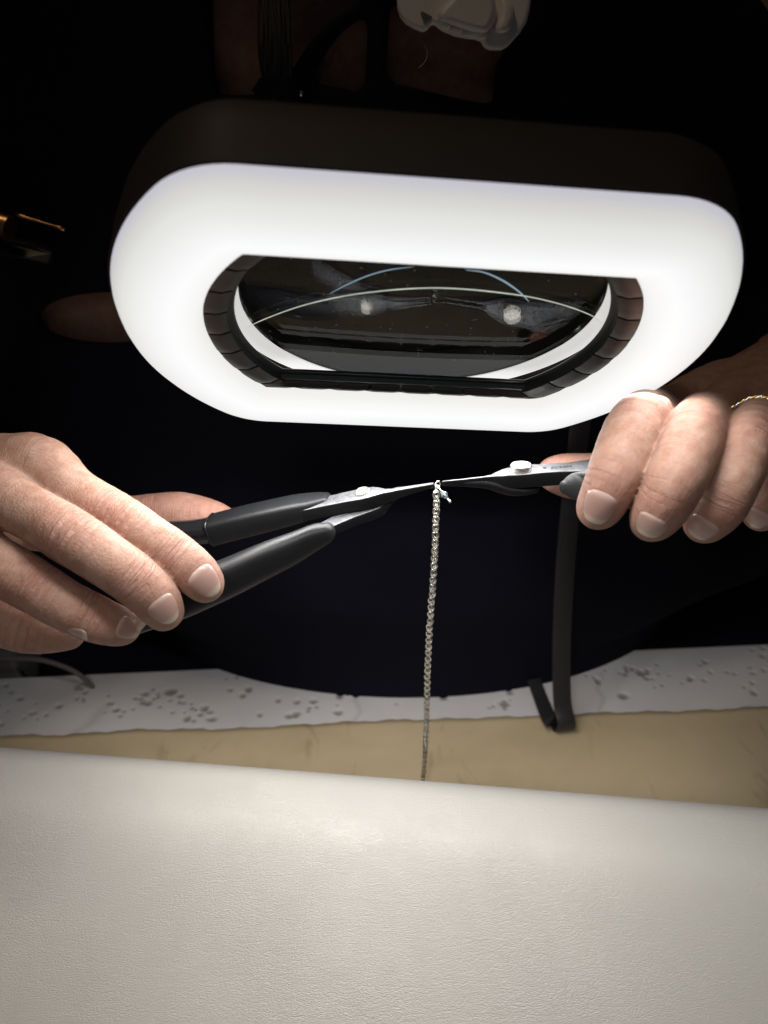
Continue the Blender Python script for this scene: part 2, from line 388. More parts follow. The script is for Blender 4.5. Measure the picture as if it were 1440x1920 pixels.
for (p0, p1, w_) in veins:      # brown and grey veins in the stone
    p0, p1 = np.array(p0), np.array(p1); t = np.clip(((gx-p0[0])*(p1-p0)[0]+(gy-p0[1])*(p1-p0)[1])/((p1-p0)@(p1-p0)), 0, 1)
    d = np.hypot(gx-p0[0]-t*(p1-p0)[0]-1.5*np.sin(gy*.35), gy-p0[1]-t*(p1-p0)[1])
    stain = np.maximum(stain, .28*np.exp(-(d/w_)**2))
nx_, ny_ = gx.shape
XY = mid+gx[..., None]*ed+gy[..., None]*en
Vt = np.concatenate([XY.reshape(-1, 2), G.reshape(-1, 1)], 1)
ii = np.arange(nx_*ny_).reshape(nx_, ny_)
Ft = np.stack([ii[:-1, :-1].ravel(), ii[:-1, 1:].ravel(), ii[1:, 1:].ravel(), ii[1:, :-1].ravel()], 1)
root = empty('table', (mid[0], mid[1], -30))
tag(root, 'white pitted stone tabletop along the black clothing behind the tan mat', 'table')
top = mesh('tabletop', Vt, Ft, M['stone'], attrs={'stain': ('FLOAT', stain)})
# rest of the slab: rounded far edge, sides, the part under the mat and cushion
prof = [(1.2, 0), (.5, -.25), (0, -1.2), (0, -28), (2, -30), (520, -30), (520, -.6), (89.5, -.6), (89.5, -9), (1.6, -9)]
secs = [np.array([tab(a, b, z) for b, z in prof]) for a in (-299.5, 299.5)]
slab = fix_normals(mesh('slab', *loft(secs), M['stone'], smooth=False))
adopt(root, top, slab)

# ---- tan mat
MLp, MRp = [(-260, 1390), (0, 1383), (120, 1383), (260, 1374), (420, 1372), (600, 1363), (720, 1357), (860, 1352), (1000, 1347), (1150, 1341), (1300, 1337), (1440, 1330), (1700, 1322)], None
edge = smooth_path([on_z(x, y, 1.6)[:2] for x, y in MLp], 150)
rows = []
for t in np.linspace(0, 1, 60):
    row = edge*1.0; row = row+np.array([0, -1.])*(t*230)
    if t == 0: row = row+np.stack([0*row[:, 0], .5*np.sin(row[:, 0]*.21)+.35*np.sin(row[:, 0]*.53+1)], 1)
    z = 1.6+.9*np.sin(row[:, 0]*.045+row[:, 1]*.03)+.7*np.sin(row[:, 0]*.02-row[:, 1]*.06+1)+.9
    z = z*min(1, .25+t*9)+.3
    rows.append(np.column_stack([row, z]))
R_ = np.array(rows); h_, w_ = R_.shape[:2]; ii = np.arange(h_*w_).reshape(h_, w_)
Fm = np.stack([ii[:-1, :-1].ravel(), ii[1:, :-1].ravel(), ii[1:, 1:].ravel(), ii[:-1, 1:].ravel()], 1)
o = mesh('mat', R_.reshape(-1, 3), Fm, M['tan'])
sm = o.modifiers.new('thick', 'SOLIDIFY'); sm.thickness = .0014; sm.offset = 1
o.location.z = .0018
fix_normals(o)
tag(o, 'tan suede-like mat lying on the white stone tabletop', 'mat')

# ---- white leather cushion in front: profile swept along its far edge
CZ = 92.
cl, cr = on_z(0, 1405, CZ), on_z(1440, 1520, CZ)
cd = norm(cr-cl); cn = np.array([cd[1], -cd[0], 0])     # towards the camera
cm = .5*(cl+cr)-cn*7.5
prof = []
for a in np.linspace(-80, 90, 26):        # rounded far edge
    r_ = 17.; t = math.radians(90-a); 
    prof.append((-r_*math.cos(t) if False else None, None))
prof = [(6.0, 0.), (10., 2.)]
prof = []
for a in np.linspace(-60, 88, 30):
    prof.append((14-15*math.cos(math.radians(a)), -15+15*math.sin(math.radians(a))))
for b in np.linspace(16, 400, 190):
    q = max(b-24, 0)
    g1 = -.62*(q-11*math.tanh(q/11))
    g2 = -.0006*min(q, 75)**2-.09*max(q-75, 0)
    prof.append((b, g1*(q < 1e9)+g2))
    if prof[-1][1] < -84: break
zb = prof[-1]
prof += [(zb[0]+6, zb[1]-2), (zb[0]+8, -90), (10, -90), (2, -82)]
prof = np.array(prof)
secs = []
for a in np.linspace(-330, 330, 133):
    wob = .5*math.sin(a*.03)+.35*math.sin(a*.071+1)
    pr = prof.copy(); cw_ = np.clip(1-np.abs(pr[:, 0]-40)/200, 0, 1)
    pr[:, 1] += np.where(pr[:, 1] > -40, wob*cw_*np.clip(pr[:, 0]/30, 0, 1), 0)
    secs.append(np.array([cm+cd*a+cn*b+np.array([0, 0, z]) for b, z in pr]))
cush = fix_normals(mesh('cushion', *loft(secs), M['leather']))
autosmooth(cush, 60)
tag(cush, 'white grained leather cushion filling the foreground', 'cushion')

# ================================================================== MAGNIFIER LAMP
LA, LB, LG = 1.31658729, -6.10005106e-03, -9.52722721e-02
LK = .80                        # size and distance of the lamp (from where the pliers are mirrored in its lens)
LC = np.array([12.8994967, 61.0301150, -265.])*LK
def rx(a): return np.array([[1, 0, 0], [0, math.cos(a), -math.sin(a)], [0, math.sin(a), math.cos(a)]])
def rz(a): return np.array([[math.cos(a), -math.sin(a), 0], [math.sin(a), math.cos(a), 0], [0, 0, 1]])
LM = CAMM @ rz(LB) @ rx(LA) @ rz(LG)            # lamp axes in the world: x along, y up the face, z out of the face
LO = c2w(LC)
def lamp_pt(q): return np.asarray(q)*LK @ LM.T + LO
NA, NC, NF = 30, 8, 14
def contour(R, h, u=0.):
    """circle of radius R cut by two chords at +-h, grown outwards by u with round corners; (N,2) points and outward normals"""
    a0 = math.asin(h/R); pts, nor = [], []
    xc = math.sqrt(R*R-h*h)
    for sgn in (1, -1):          # right arc, then left
        for k in range(NA+1):
            a = -a0+2*a0*k/NA
            d = np.array([math.cos(a), math.sin(a)])*sgn; pts.append(R*d); nor.append(d)
        n0 = np.array([math.cos(a0), math.sin(a0)])*sgn; n1 = np.array([0, 1.])*sgn; c = R*n0
        for k in range(1, NC+1):
            a = a0+(math.pi/2-a0)*k/NC; d = np.array([math.cos(a), math.sin(a)])*sgn; pts.append(c); nor.append(d)
        for k in range(1, NF):
            pts.append(np.array([xc-2*xc*k/NF, h])*sgn); nor.append(n1)
        for k in range(0, NC):
            a = math.pi/2+(math.pi/2-a0)*k/NC; d = np.array([math.cos(a), math.sin(a)])*sgn
            pts.append(np.array([-xc, h])*sgn); nor.append(d)
    pts, nor = np.array(pts), np.array(nor)
    return pts+nor*u, nor
def ring(R, h, z, u=0.):
    p, _ = contour(R, h, u); return lamp_pt(np.column_stack([p, np.full(len(p), z)]))
R0, H0, WR = 75.2, 48.8, 29.0
lamp = empty('magnifier_lamp', LO)
tag(lamp, 'black magnifier lamp with a glowing white ring around its lens', 'lamp')
us = [(0, -1.2), (.1, .4), (.5, 1.5), (1.4, 2.6), (3, 3.6), (6, 4.7), (10, 5.6), (13, 6.1), (16, 6.4), (19, 6.3), (21.5, 5.8), (23.5, 4.9), (25.3, 3.5), (26.8, 1.4), (27.9, -.9), (28.6, -2.6), (29, -4.6)]
secs = [ring(R0, H0, z, u) for u, z in us]
V_, F_ = loft(secs, caps=False)
acr = np.repeat([u/29 for u, z in us], len(secs[0]))
diff = fix_normals(mesh('diffuser', V_, F_, M['diffuser'], attrs={'across': ('FLOAT', acr)}))
hs = [(29.0, -4.6), (29.8, -5.0), (29.9, -6.0), (29.4, -16), (28.2, -24), (25, -28), (19, -30), (6, -30.5)]
secs = [ring(R0, H0, z, u) for u, z in hs]+[ring(66.5, 66.3, -30), ring(66.2, 66.0, -15), ring(66.0, 65.8, -14)]
housing = fix_normals(mesh('housing', *loft(secs, caps=False), M['housing'])); autosmooth(housing, 40)
# lens holder: dark ring between bezel and lens
secs = [ring(R0-.2, H0-.2, -1.6), ring(72, 47.2, -2.6), ring(67.6, 44.6, -3.2), ring(67.4, 44.4, -5.2), ring(65.6, 42.4, -5.6), ring(65.2, 42.0, -6.1), ring(65.8, 42.6, -6.7), ring(73.5, 47.6, -7.0)]
holder = fix_normals(mesh('lens_holder', *loft(secs, caps=False), M['holder'])); autosmooth(holder, 30)
# bezel: separate ribs with narrow gaps, sloping from the diffuser to the holder
pa, na = contour(R0-.25, H0-.25); pb, nb_ = contour(67.4, 45.9)
def resample(p, n_):
    q = np.vstack([p, p[:1]]); d = np.r_[0, np.cumsum(np.linalg.norm(np.diff(q, axis=0), axis=1))]
    s_ = np.linspace(0, d[-1], n_+1)[:-1]
    return s_, d, q
NSEG = 30
full = np.arange(len(pa)+1); qa = np.vstack([pa, pa[:1]]); qb = np.vstack([pb, pb[:1]])
da = np.r_[0, np.cumsum(np.linalg.norm(np.diff(qa, axis=0), axis=1))]
keep = np.r_[True, np.diff(da) > 1e-6]; qa, qb, da = qa[keep], qb[keep], da[keep]
bez = []
for k in range(NSEG):
    s0, s1 = da[-1]*k/NSEG+.55, da[-1]*(k+1)/NSEG-.55
    ss = np.linspace(s0, s1, 6); top_, lo_ = [], []
    pos = lambda q, s_: np.column_stack([np.interp(s_, da, q[:, 0]), np.interp(s_, da, q[:, 1])])
    A_, B_ = pos(qa, ss), pos(qb, ss)
    C_ = A_*.45+B_*.55
    secs = []
    for j in range(6):
        e = .35 if j in (0, 5) else 0.
        secs.append(lamp_pt([(*A_[j], -.7-e), (*C_[j], -.55-e), (*B_[j], -1.9-e), (*B_[j], -3.1), (*A_[j], -2.4)]))
    b_ = fix_normals(mesh('bezel_segment', *loft(secs), M['bezel'])); autosmooth(b_, 30); bez.append(b_)
# lens
a_ = np.linspace(0, 2*math.pi, 120, endpoint=False); lp_ = 64.*np.column_stack([np.cos(a_), np.sin(a_)])
lp_ = lp_[np.linalg.norm(lp_-np.roll(lp_, 1, 0), axis=1) > .2]
lv = [(0., 0.)]; lf = []; NR = 14; n_ = len(lp_)
for t in np.linspace(1/NR, 1, NR): lv += (lp_*t).tolist()
lf += [(0, 1+k, 1+(k+1) % n_) for k in range(n_)]
for r_ in range(NR-1): lf += [(1+r_*n_+k, 1+(r_+1)*n_+k, 1+(r_+1)*n_+(k+1) % n_, 1+r_*n_+(k+1) % n_) for k in range(n_)]
lv = np.array(lv); rr = (lv**2).sum(1)/64.**2; N0 = len(lv); lv[:, 1] += 2.4
SAG = 1.0
fv = np.column_stack([lv, -12.3+SAG*(1-rr)]); bv = np.column_stack([lv, -14.3+SAG*(1-rr)])
rim = [(N0-n_+k, N0-n_+(k+1) % n_, 2*N0-n_+(k+1) % n_, 2*N0-n_+k) for k in range(n_)]
lens = fix_normals(mesh('lens', lamp_pt(np.vstack([fv, bv])), lf+[tuple(i+N0 for i in f)[::-1] for f in lf]+rim, M['lens']))
autosmooth(lens, 40)
dv = []
for k in range(70):
    p_ = np.array([rng.uniform(-55, 55), rng.uniform(-38, 38)]); a_ = rng.uniform(0, 3.1); l_ = rng.choice([.25, .5, 1.1], p=[.7, .22, .08])
    q_ = np.array([[*(p_-l_*np.array([math.cos(a_), math.sin(a_)])), -11.15], [*(p_+rng.normal(0, .1, 2)), -11.15], [*(p_+l_*np.array([math.cos(a_), math.sin(a_)])), -11.15]])
    dv.append(tube(lamp_pt(q_), .07, 4))
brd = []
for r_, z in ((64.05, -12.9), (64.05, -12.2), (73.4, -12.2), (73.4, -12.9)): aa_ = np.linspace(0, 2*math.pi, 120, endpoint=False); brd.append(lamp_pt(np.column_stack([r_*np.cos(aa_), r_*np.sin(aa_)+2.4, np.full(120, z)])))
board = fix_normals(mesh('glow_board', *loft(brd, closed=True), M['board'])); autosmooth(board, 40)
def lens_px(L_):                                   # points of the lens face under given sight lines
    out = []
    for x, y in L_:
        r_ = CAMM@np.array([(x-720)/F, -(y-960)/F, -1.]); o_ = np.array([0, 0, CAMH])
        n_l = LM[:, 2]; p0 = lamp_pt([0, 0, -11.2]); out.append(o_+r_*((p0-o_)@n_l)/(r_@n_l))
    return smooth_path(out, 40)
def tap(n_, r_, e_=.35): return r_*(e_+(1-e_)*np.sin(np.linspace(0, math.pi, n_))**.5)
glints = [mesh('painted_glint', *tube(lens_px([(462, 616), (490, 601), (560, 575), (640, 556), (720, 545), (800, 540), (870, 542), (940, 549), (1000, 558), (1060, 573), (1110, 592), (1128, 606)]), tap(40, .20), 5), M['glint']),  # thin glowing tubes drawn in place of reflections in the glass
       mesh('painted_glint', *tube(lens_px([(618, 551), (650, 534), (690, 517), (730, 506), (776, 500)]), tap(40, .16, .15), 5), M['glint_blue']),
       mesh('painted_glint', *tube(lens_px([(872, 506), (905, 510), (935, 522), (960, 537), (980, 553), (992, 566)]), tap(40, .24, .15), 5), M['glint_blue'])]
dust = tag(mesh('lens_dust', *join(dv), M['lint']), kind='stuff')
adopt(lamp, diff, housing, holder, lens, board, dust, *glints, *bez)
# the LEDs: real lamps right in front of the diffuser, facing out of it
mid_p, mid_n = contour(R0, H0, 15.)
q = np.vstack([mid_p, mid_p[:1]]); dd = np.r_[0, np.cumsum(np.linalg.norm(np.diff(q, axis=0), axis=1))]
NL = 18
for k in range(NL):
    s_ = dd[-1]*(k+.5)/NL
    c = np.array([np.interp(s_, dd, q[:, 0]), np.interp(s_, dd, q[:, 1])])
    e = .5; c2 = np.array([np.interp(s_+e, dd, q[:, 0]), np.interp(s_+e, dd, q[:, 1])]); tg = norm(c2-c)
    ld = bpy.data.lights.new('led', 'AREA'); ld.shape = 'RECTANGLE'; ld.size = dd[-1]/NL*MM*.96*LK; ld.size_y = 22*MM*LK
    ld.energy = RING_POWER/NL*(.26 if np.hypot(*(c-np.array([87, 16]))) < 36 else .5 if np.hypot(*(c-np.array([62, -60]))) < 26 else 1.2); ld.color = (1, .985, .96)
    lo = bpy.data.objects.new('led', ld); COL.objects.link(lo)
    X = LM @ np.array([tg[0], tg[1], 0]); Z = -(LM @ np.array([0, 0, 1.])); Z = -Z; Y = np.cross(Z, X)
    # area lamps shine along their own -Z, so turn -Z out of the face
    Z = norm(-Z*math.cos(.30)+np.array([0, 0, 1.])*math.sin(.30)); X = norm(X-Z*(X@Z)); Y = np.cross(Z, X)
    mw = Matrix(((X[0], Y[0], Z[0]), (X[1], Y[1], Z[1]), (X[2], Y[2], Z[2]))).to_4x4(); mw.translation = Vector(lamp_pt([c[0], c[1], 10.2]))*MM
    lo.matrix_world = mw
    lo.parent = lamp; lo.matrix_parent_inverse = Matrix.Translation(-lamp.location)

# ================================================================== PERSON
class Hand:
    def __init__(s, lo, hi, h=.62): s.f = Field(lo, hi, h); s.fingers = []; s.seg = []
    def finger(s, pts, joints, thumb=False, k=2.2):
        """pts: (px, py, depth, radius in px); joints: {index: strength}"""
        C = np.array([CP(x, y, d) for x, y, d, r in pts]); R = np.array([r*d/F for x, y, d, r in pts])
        n_ = (len(pts)-1)*4+1
        Cs = smooth_path(C, n_); Rs = smooth_path(R[:, None], n_)[:, 0]
        g = Field(s.f.lo, s.f.lo+s.f.h*(s.f.n-1), s.f.h)
        for i in range(n_-1): g.cap(Cs[i], Cs[i+1], Rs[i], Rs[i+1], 1.2)
        s.f.v = smin(s.f.v, g.v[:s.f.v.shape[0], :s.f.v.shape[1], :s.f.v.shape[2]], .7)
        L = np.r_[0, np.cumsum(np.linalg.norm(np.diff(Cs, axis=0), axis=1))]
        s.fingers.append(dict(C=Cs, R=Rs, L=L, joints={L[min(i*4, n_-1)]: w for i, w in joints.items()}, thumb=thumb, tip=(C[-1], R[-1], norm(C[-1]-C[-3]))))
    def palm(s, caps, k=9):
        g = Field(s.f.lo, s.f.lo+s.f.h*(s.f.n-1), s.f.h)
        for a, b in caps:
            A, B = CP(*a[:3]), CP(*b[:3]); g.cap(A, B, a[3]*a[2]/F, b[3]*b[2]/F, 7)
        s.f.v = smin(s.f.v, g.v[:s.f.v.shape[0], :s.f.v.shape[1], :s.f.v.shape[2]], k)
    def build(s):
        ax = [s.f.lo[i]+s.f.h*np.arange(s.f.n[i]) for i in range(3)]
        X, Y, Z = np.meshgrid(*[a.astype(np.float32) for a in ax], indexing='ij', sparse=True)
        s.f.v += (.05*np.sin(X*.55+Y*.31+.7*np.sin(Z*.4))*np.sin(Y*.47-Z*.29)+.03*np.sin(X*.9-Y*1.1+Z*.6)).astype(np.float32)
        V, Q = surface_nets(s.f.v, s.f.lo, s.f.h)
        best = np.full(len(V), 1e9); fuv = np.zeros((len(V), 3)); jw = np.full(len(V), .12); fl = np.full(len(V), .12)
        for fi, g in enumerate(s.fingers):
            C, L, R = g['C'], g['L'], g['R']
            for i in range(len(C)-1):
                ab = C[i+1]-C[i]; t = np.clip(((V-C[i])@ab)/(ab@ab), 0, 1); d = V-C[i]-t[:, None]*ab
                dist = np.linalg.norm(d, axis=1)-(R[i]+t*(R[i+1]-R[i])); m_ = dist < best
                if not m_.any(): continue
                best[m_] = dist[m_]
                T = norm(ab); side = norm(np.cross(T, [0, 0, 1.])); sl_ = L[i]+t*(L[i+1]-L[i])
                along = sl_+np.where((t >= 1) & (i == len(C)-2), (V-C[i+1])@T, 0)
                ang = np.arctan2(d@side, d@np.cross(side, T))
                fuv[m_] = np.column_stack([along, ang*7., np.full(len(V), fi*31.)])[m_]
                w = .16; r_ = .10+.42*np.exp(-((sl_-L[-1])/9)**2)
                for lj, wj in g['joints'].items():
                    w = w+wj*np.exp(-((sl_-lj)/(5.0 if wj > .8 else 3.2))**2); r_ = r_+.55*min(wj, 1)*np.exp(-((sl_-lj)/6)**2)
                if g['thumb']: r_ = r_+.55
                w = w+0*sl_; jw[m_] = w[m_]; fl[m_] = np.clip(r_, 0, 1)[m_]
        far = best > 4; jw[far] = .12
        return V, Q, fuv, jw, fl
    def nail(s, fi, px, py, wpx, lpx, nrm, parent, along=None):
        g = s.fingers[fi]; C, R, T = g['tip']
        T = norm(T*np.array([1, 1, .55]))
        d0 = -C[2]; N = norm(nrm); L = norm(T-N*(T@N)); Wd = np.cross(L, N)
        r0 = norm(CP(px, py, 1.))
        t = d0-26.
        for _ in range(90):
            v = float(s.f.at(r0*t)); 
            if v < .02: break
            t += min(max(v*.7, .05), 1.)
        c = r0*t
        wd, ln = wpx*t/F, lpx*t/F
        i = int(np.argmin(np.linalg.norm(g['C']-c, axis=1))); i = max(1, min(i, len(g['C'])-1))
        bestp = None
        for j in range(len(g['C'])-1):
            ab = g['C'][j+1]-g['C'][j]; tt = np.clip(((c-g['C'][j])@ab)/(ab@ab), 0, 1); q = g['C'][j]+tt*ab
            if bestp is None or np.linalg.norm(c-q) < np.linalg.norm(c-bestp): bestp = q
        al = (c-bestp)@T; bestp = bestp+T*al
        N = norm(.8*norm(c-bestp)+.2*norm(N-T*(N@T))); L = T; Wd = np.cross(L, N)
        Rr = max(np.linalg.norm(c-bestp), .85*g['R'][-3]); ax0 = bestp
        pm = math.asin(min(wd*.5/Rr, .93))
        nu, nw = 15, 15; V = []; A = []
        for j in range(nw):
            w = j/(nw-1)
            for i in range(nu):
                u = -1+2*i/(nu-1)
                ww = (1-(1-min(w/.30, 1))**2.2*.42)*(1-max(0, (w-.78)/.22)**2*.25)
                lw = w-.08*(1-u*u)*(1-w)+.09*(1-u*u)*w
                D = N*math.cos(u*ww*pm)+Wd*math.sin(u*ww*pm)
                base = ax0+L*(lw-.5)*ln; p = base+D*(Rr+3)
                lim = Rr*.45
                while (p-base)@D > lim:
                    v = float(s.f.at(p))
                    if v < .012: break
                    p = p-D*min(max(v*.7, .02), .6)
                e = min((1-abs(u))/.15, w/.09, 1.)
                off = -.25+.60*max(e, 0)**.6
                if w > .9 and abs(u) < .85: off = max(off, .32)
                V.append(p+D*off); A.append(w)
        V = np.array(V).reshape(nw, nu, 3)
        # relax so that the plate is smooth and stiff
        for _ in range(3):
            Vs = V.copy(); Vs[1:-1, 1:-1] = .4*V[1:-1, 1:-1]+.15*(V[:-2, 1:-1]+V[2:, 1:-1]+V[1:-1, :-2]+V[1:-1, 2:]); V = Vs
        ii = np.arange(nu*nw).reshape(nw, nu)
        Fq = [(ii[j, i], ii[j, i+1], ii[j+1, i+1], ii[j+1, i]) for j in range(nw-1) for i in range(nu-1)]
        o = mesh('fingernail', c2w(V.reshape(-1, 3)), Fq, M['nail'], attrs={'tip': ('FLOAT', A)})
        nv = np.mean([p.normal for p in o.data.polygons], axis=0)
        if nv @ (CAMM@N) < 0: o.data.flip_normals()
        sm = o.modifiers.new('thick', 'SOLIDIFY'); sm.thickness = .0005; sm.offset = -1
        sb = o.modifiers.new('sub', 'SUBSURF'); sb.levels = 1; sb.render_levels = 1
        return o

A = Hand((-178, -66, -318), (-40, 44, -186))
A.finger([(-150, 930, 236, 58), (58, 872, 229, 52), (140, 923, 225, 44), (222, 969, 222, 42), (274, 1003, 222, 40), (322, 1037, 223, 41), (362, 1070, 224, 40), (386, 1096, 226, 34)], {1: .3, 3: 1.25, 5: .75})
A.finger([(-170, 900, 226, 60), (-42, 916, 220, 54), (60, 963, 215, 49), (130, 1004, 211, 51), (192, 1044, 211, 48), (252, 1086, 213, 46), (288, 1119, 216, 42), (308, 1147, 220, 36)], {1: .3, 3: 1.2, 5: .8})
A.finger([(-190, 950, 222, 58), (-70, 1022, 216, 52), (8, 1066, 213, 49), (62, 1098, 213, 47), (115, 1130, 214, 44), (162, 1153, 216, 42), (200, 1168, 219, 38), (230, 1177, 222, 32)], {1: .3, 3: 1.1, 5: .7})
A.finger([(-200, 1020, 228, 52), (-70, 1122, 224, 44), (0, 1163, 222, 43), (52, 1182, 222, 40), (96, 1187, 224, 34), (132, 1189, 226, 27)], {2: .8, 3: .7})
A.finger([(-90, 960, 272, 64), (120, 978, 286, 55), (235, 977, 291, 46), (300, 966, 291, 40), (345, 965, 290, 40), (398, 973, 289, 33), (424, 979, 289, 24)], {3: .7}, thumb=True)
A.palm([((58, 872, 229, 40), (-300, 880, 250, 80)), ((-42, 916, 222, 46), (-300, 920, 245, 85)), ((-70, 1022, 218, 44), (-300, 950, 245, 85)), ((-70, 1122, 226, 36), (-300, 980, 250, 75)),
        ((-90, 960, 272, 50), (-40, 930, 244, 50))])
B = Hand((46, -22, -372), (190, 80, -176))
B.finger([(1345, 725, 331, 38), (1268, 762, 293, 42), (1224, 776, 249, 49), (1194, 799, 220, 54), (1166, 860, 211, 52), (1145, 907, 210, 46), (1130, 940, 213, 42), (1121, 955, 216, 37)], {3: 1.25, 5: .7})
B.finger([(1420, 725, 321, 40), (1345, 768, 281, 44), (1318, 787, 237, 50), (1302, 818, 211, 54), (1274, 884, 202, 53), (1249, 938, 203, 48), (1230, 966, 207, 42), (1220, 978, 211, 36)], {3: 1.2, 5: .8})
B.finger([(1500, 730, 316, 40), (1450, 772, 277, 43), (1424, 793, 237, 47), (1404, 828, 213, 47), (1380, 893, 206, 45), (1352, 948, 207, 44), (1328, 974, 211, 38), (1318, 983, 214, 33)], {3: 1.1, 5: .7})
B.finger([(1580, 760, 306, 40), (1540, 800, 271, 42), (1508, 845, 227, 42), (1468, 910, 213, 38), (1440, 948, 215, 36), (1426, 964, 219, 31)], {3: .8})
B.finger([(1420, 800, 287, 56), (1300, 868, 289, 54), (1200, 886, 287, 48), (1140, 892, 282, 43), (1090, 894, 281, 42), (1055, 890, 281, 37), (1034, 888, 281, 27)], {3: .6}, thumb=True)
B.palm([((1268, 764, 314, 38), (1470, 690, 352, 62)), ((1345, 770, 302, 40), (1480, 690, 350, 64)), ((1452, 775, 298, 40), (1500, 690, 345, 66)), ((1530, 800, 296, 38), (1510, 700, 342, 62)),
        ((1420, 800, 300, 46), (1450, 720, 330, 60))])
parts = [A.build(), B.build()]

# torso, arms: coarse surface that the hands run into, hidden by the clothing except at the neckline
TC = np.array([14., 436., 120.])
def torso_field(grow, lo, hi, h):
    f = Field(lo, hi, h)
    def body(p):
        z = p[..., 2]
        hr = np.interp(z, [-100, -22, -4, 20, 60, 200, 280, 320, 345, 365, 400, 470], [300, 300, 195, 200, 285, 275, 228, 200, 172, 150, 120, 90])
        hl = np.interp(z, [-100, -22, -4, 20, 60, 250, 345, 400, 470], [310, 310, 195, 200, 300, 300, 285, 250, 170])
        hw = np.where(p[..., 0] > TC[0], hr, hl)+grow
        hd = np.interp(z, [-100, 0, 60, 150, 250, 330, 400, 470], [112, 116, 112, 98, 92, 80, 66, 50])+grow
        yc = np.interp(z, [-100, 0, 250, 345, 470], [436, 434, 440, 448, 462])
        q = ((np.abs(p[..., 0]-TC[0])/hw)**2.0+(np.abs(p[..., 1]-yc)/hd)**2.0)**.5
        return (q-1)*np.minimum(hw, hd)*.9
    f.add(body, np.array([-400, 200, -200]), np.array([400, 800, 520]), 4)
    for a, b, ra, rb in [((-150, 450, 400), (-270, 360, 200), 58, 46), ((-270, 360, 200), (-255, 240, 205), 44, 34),
                         ((200, 452, 250), (275, 370, 190), 54, 44), ((275, 370, 190), (215, 318, 225), 42, 34)]:
        f.cap(np.array(a, float), np.array(b, float), ra+grow, rb+grow, 25)
    return f
lo, hi = (-380, 270, -70), (345, 640, 470)
tf = torso_field(-5., lo, hi, 7.)
tf.cap(np.array([-255., 240, 205]), c2w(CP(-290, 920, 247)), 30, 24, 8)
tf.cap(np.array([215., 318, 225]), c2w(CP(1480, 680, 350)), 26, 18, 8)
tv, tq = surface_nets(tf.v, tf.lo, tf.h)
VV, QQ, FU, JW, FL = [], [], [], [], []; o_ = 0
for (V, Q, fu, jw, fl) in parts:
    VV.append(c2w(V)); QQ.append(Q+o_); o_ += len(V); FU.append(fu); JW.append(jw); FL.append(fl)
VV.append(tv); QQ.append(tq+o_); FU.append(tv*.4); JW.append(np.zeros(len(tv))); FL.append(np.full(len(tv), .25))
person = mesh('person', np.concatenate(VV), np.concatenate(QQ), M['skin'], attrs={'fuv': ('FLOAT_VECTOR', np.concatenate(FU)), 'joint': ('FLOAT', np.concatenate(JW)), 'flush': ('FLOAT', np.concatenate(FL))})
tag(person, 'person in a black top, both hands working with pliers under the lamp', 'person')
# nails
nk = [A.nail(0, 387, 1090, 56, 54, (.10, .20, .97), person), A.nail(1, 313, 1143, 54, 54, (.12, .02, 1), person),
      A.nail(2, 243, 1176, 40, 40, (.35, -.1, .9), person), A.nail(3, 142, 1190, 32, 32, (.2, -.1, 1), person),
      B.nail(0, 1118, 951, 60, 64, (-.12, .05, 1), person), B.nail(1, 1215, 986, 56, 50, (-.25, -.30, .92), person), B.nail(2, 1311, 990, 52, 46, (-.2, -.32, .92), person), B.nail(3, 1416, 972, 44, 32, (-.25, -.2, .95), person)]
adopt(person, *nk)

# clothing with cut-outs at the neckline
def poly_sdf(p, poly):
    poly = np.asarray(poly, float); d = np.full(p.shape[:-1], 1e9); s = np.ones(p.shape[:-1])
    for i in range(len(poly)):
        a, b = poly[i], poly[i-1]; e = b-a; w = p-a
        t = np.clip((w@e)/(e@e), 0, 1); q = w-t[..., None]*e; d = np.minimum(d, (q*q).sum(-1))
        c1 = p[..., 1] >= a[1]; c2 = p[..., 1] < b[1]; c3 = e[0]*w[..., 1] > e[1]*w[..., 0]
        fl = (c1 & c2 & c3) | (~c1 & ~c2 & ~c3); s = np.where(fl, -s, s)
    return s*np.sqrt(d)
z7 = lambda L: [(380+x/2.182, y/2.182) for x, y in L]
cuts = [z7([(40, -80), (640, -80), (655, 12), (600, 40), (545, 75), (490, 120), (445, 165), (410, 215), (380, 265), (352, 320), (330, 345), (240, 385), (140, 388), (62, 385), (50, 300), (45, 150)]),
        z7([(440, 335), (465, 285), (490, 240), (520, 195), (555, 150), (600, 108), (640, 82), (676, 66), (672, 200), (664, 376), (600, 366), (520, 352)]),
        z7([(766, 22), (900, 20), (1100, 10), (1352, -30), (1344, 60), (1300, 130), (1236, 205), (1196, 270), (1188, 330), (1188, 428), (1050, 405), (900, 368), (752, 332), (757, 200)]),
        [(205+132*math.cos(a), 595+47*math.sin(a)) for a in np.linspace(0, 2*math.pi, 28, endpoint=False)]]
gf = torso_field(4.5, (-380, 285, -66), (345, 600, 440), 3.0)
ax = [gf.lo[i]+gf.h*np.arange(gf.n[i]) for i in range(3)]
pp = np.stack(np.meshgrid(*ax, indexing='ij'), -1)
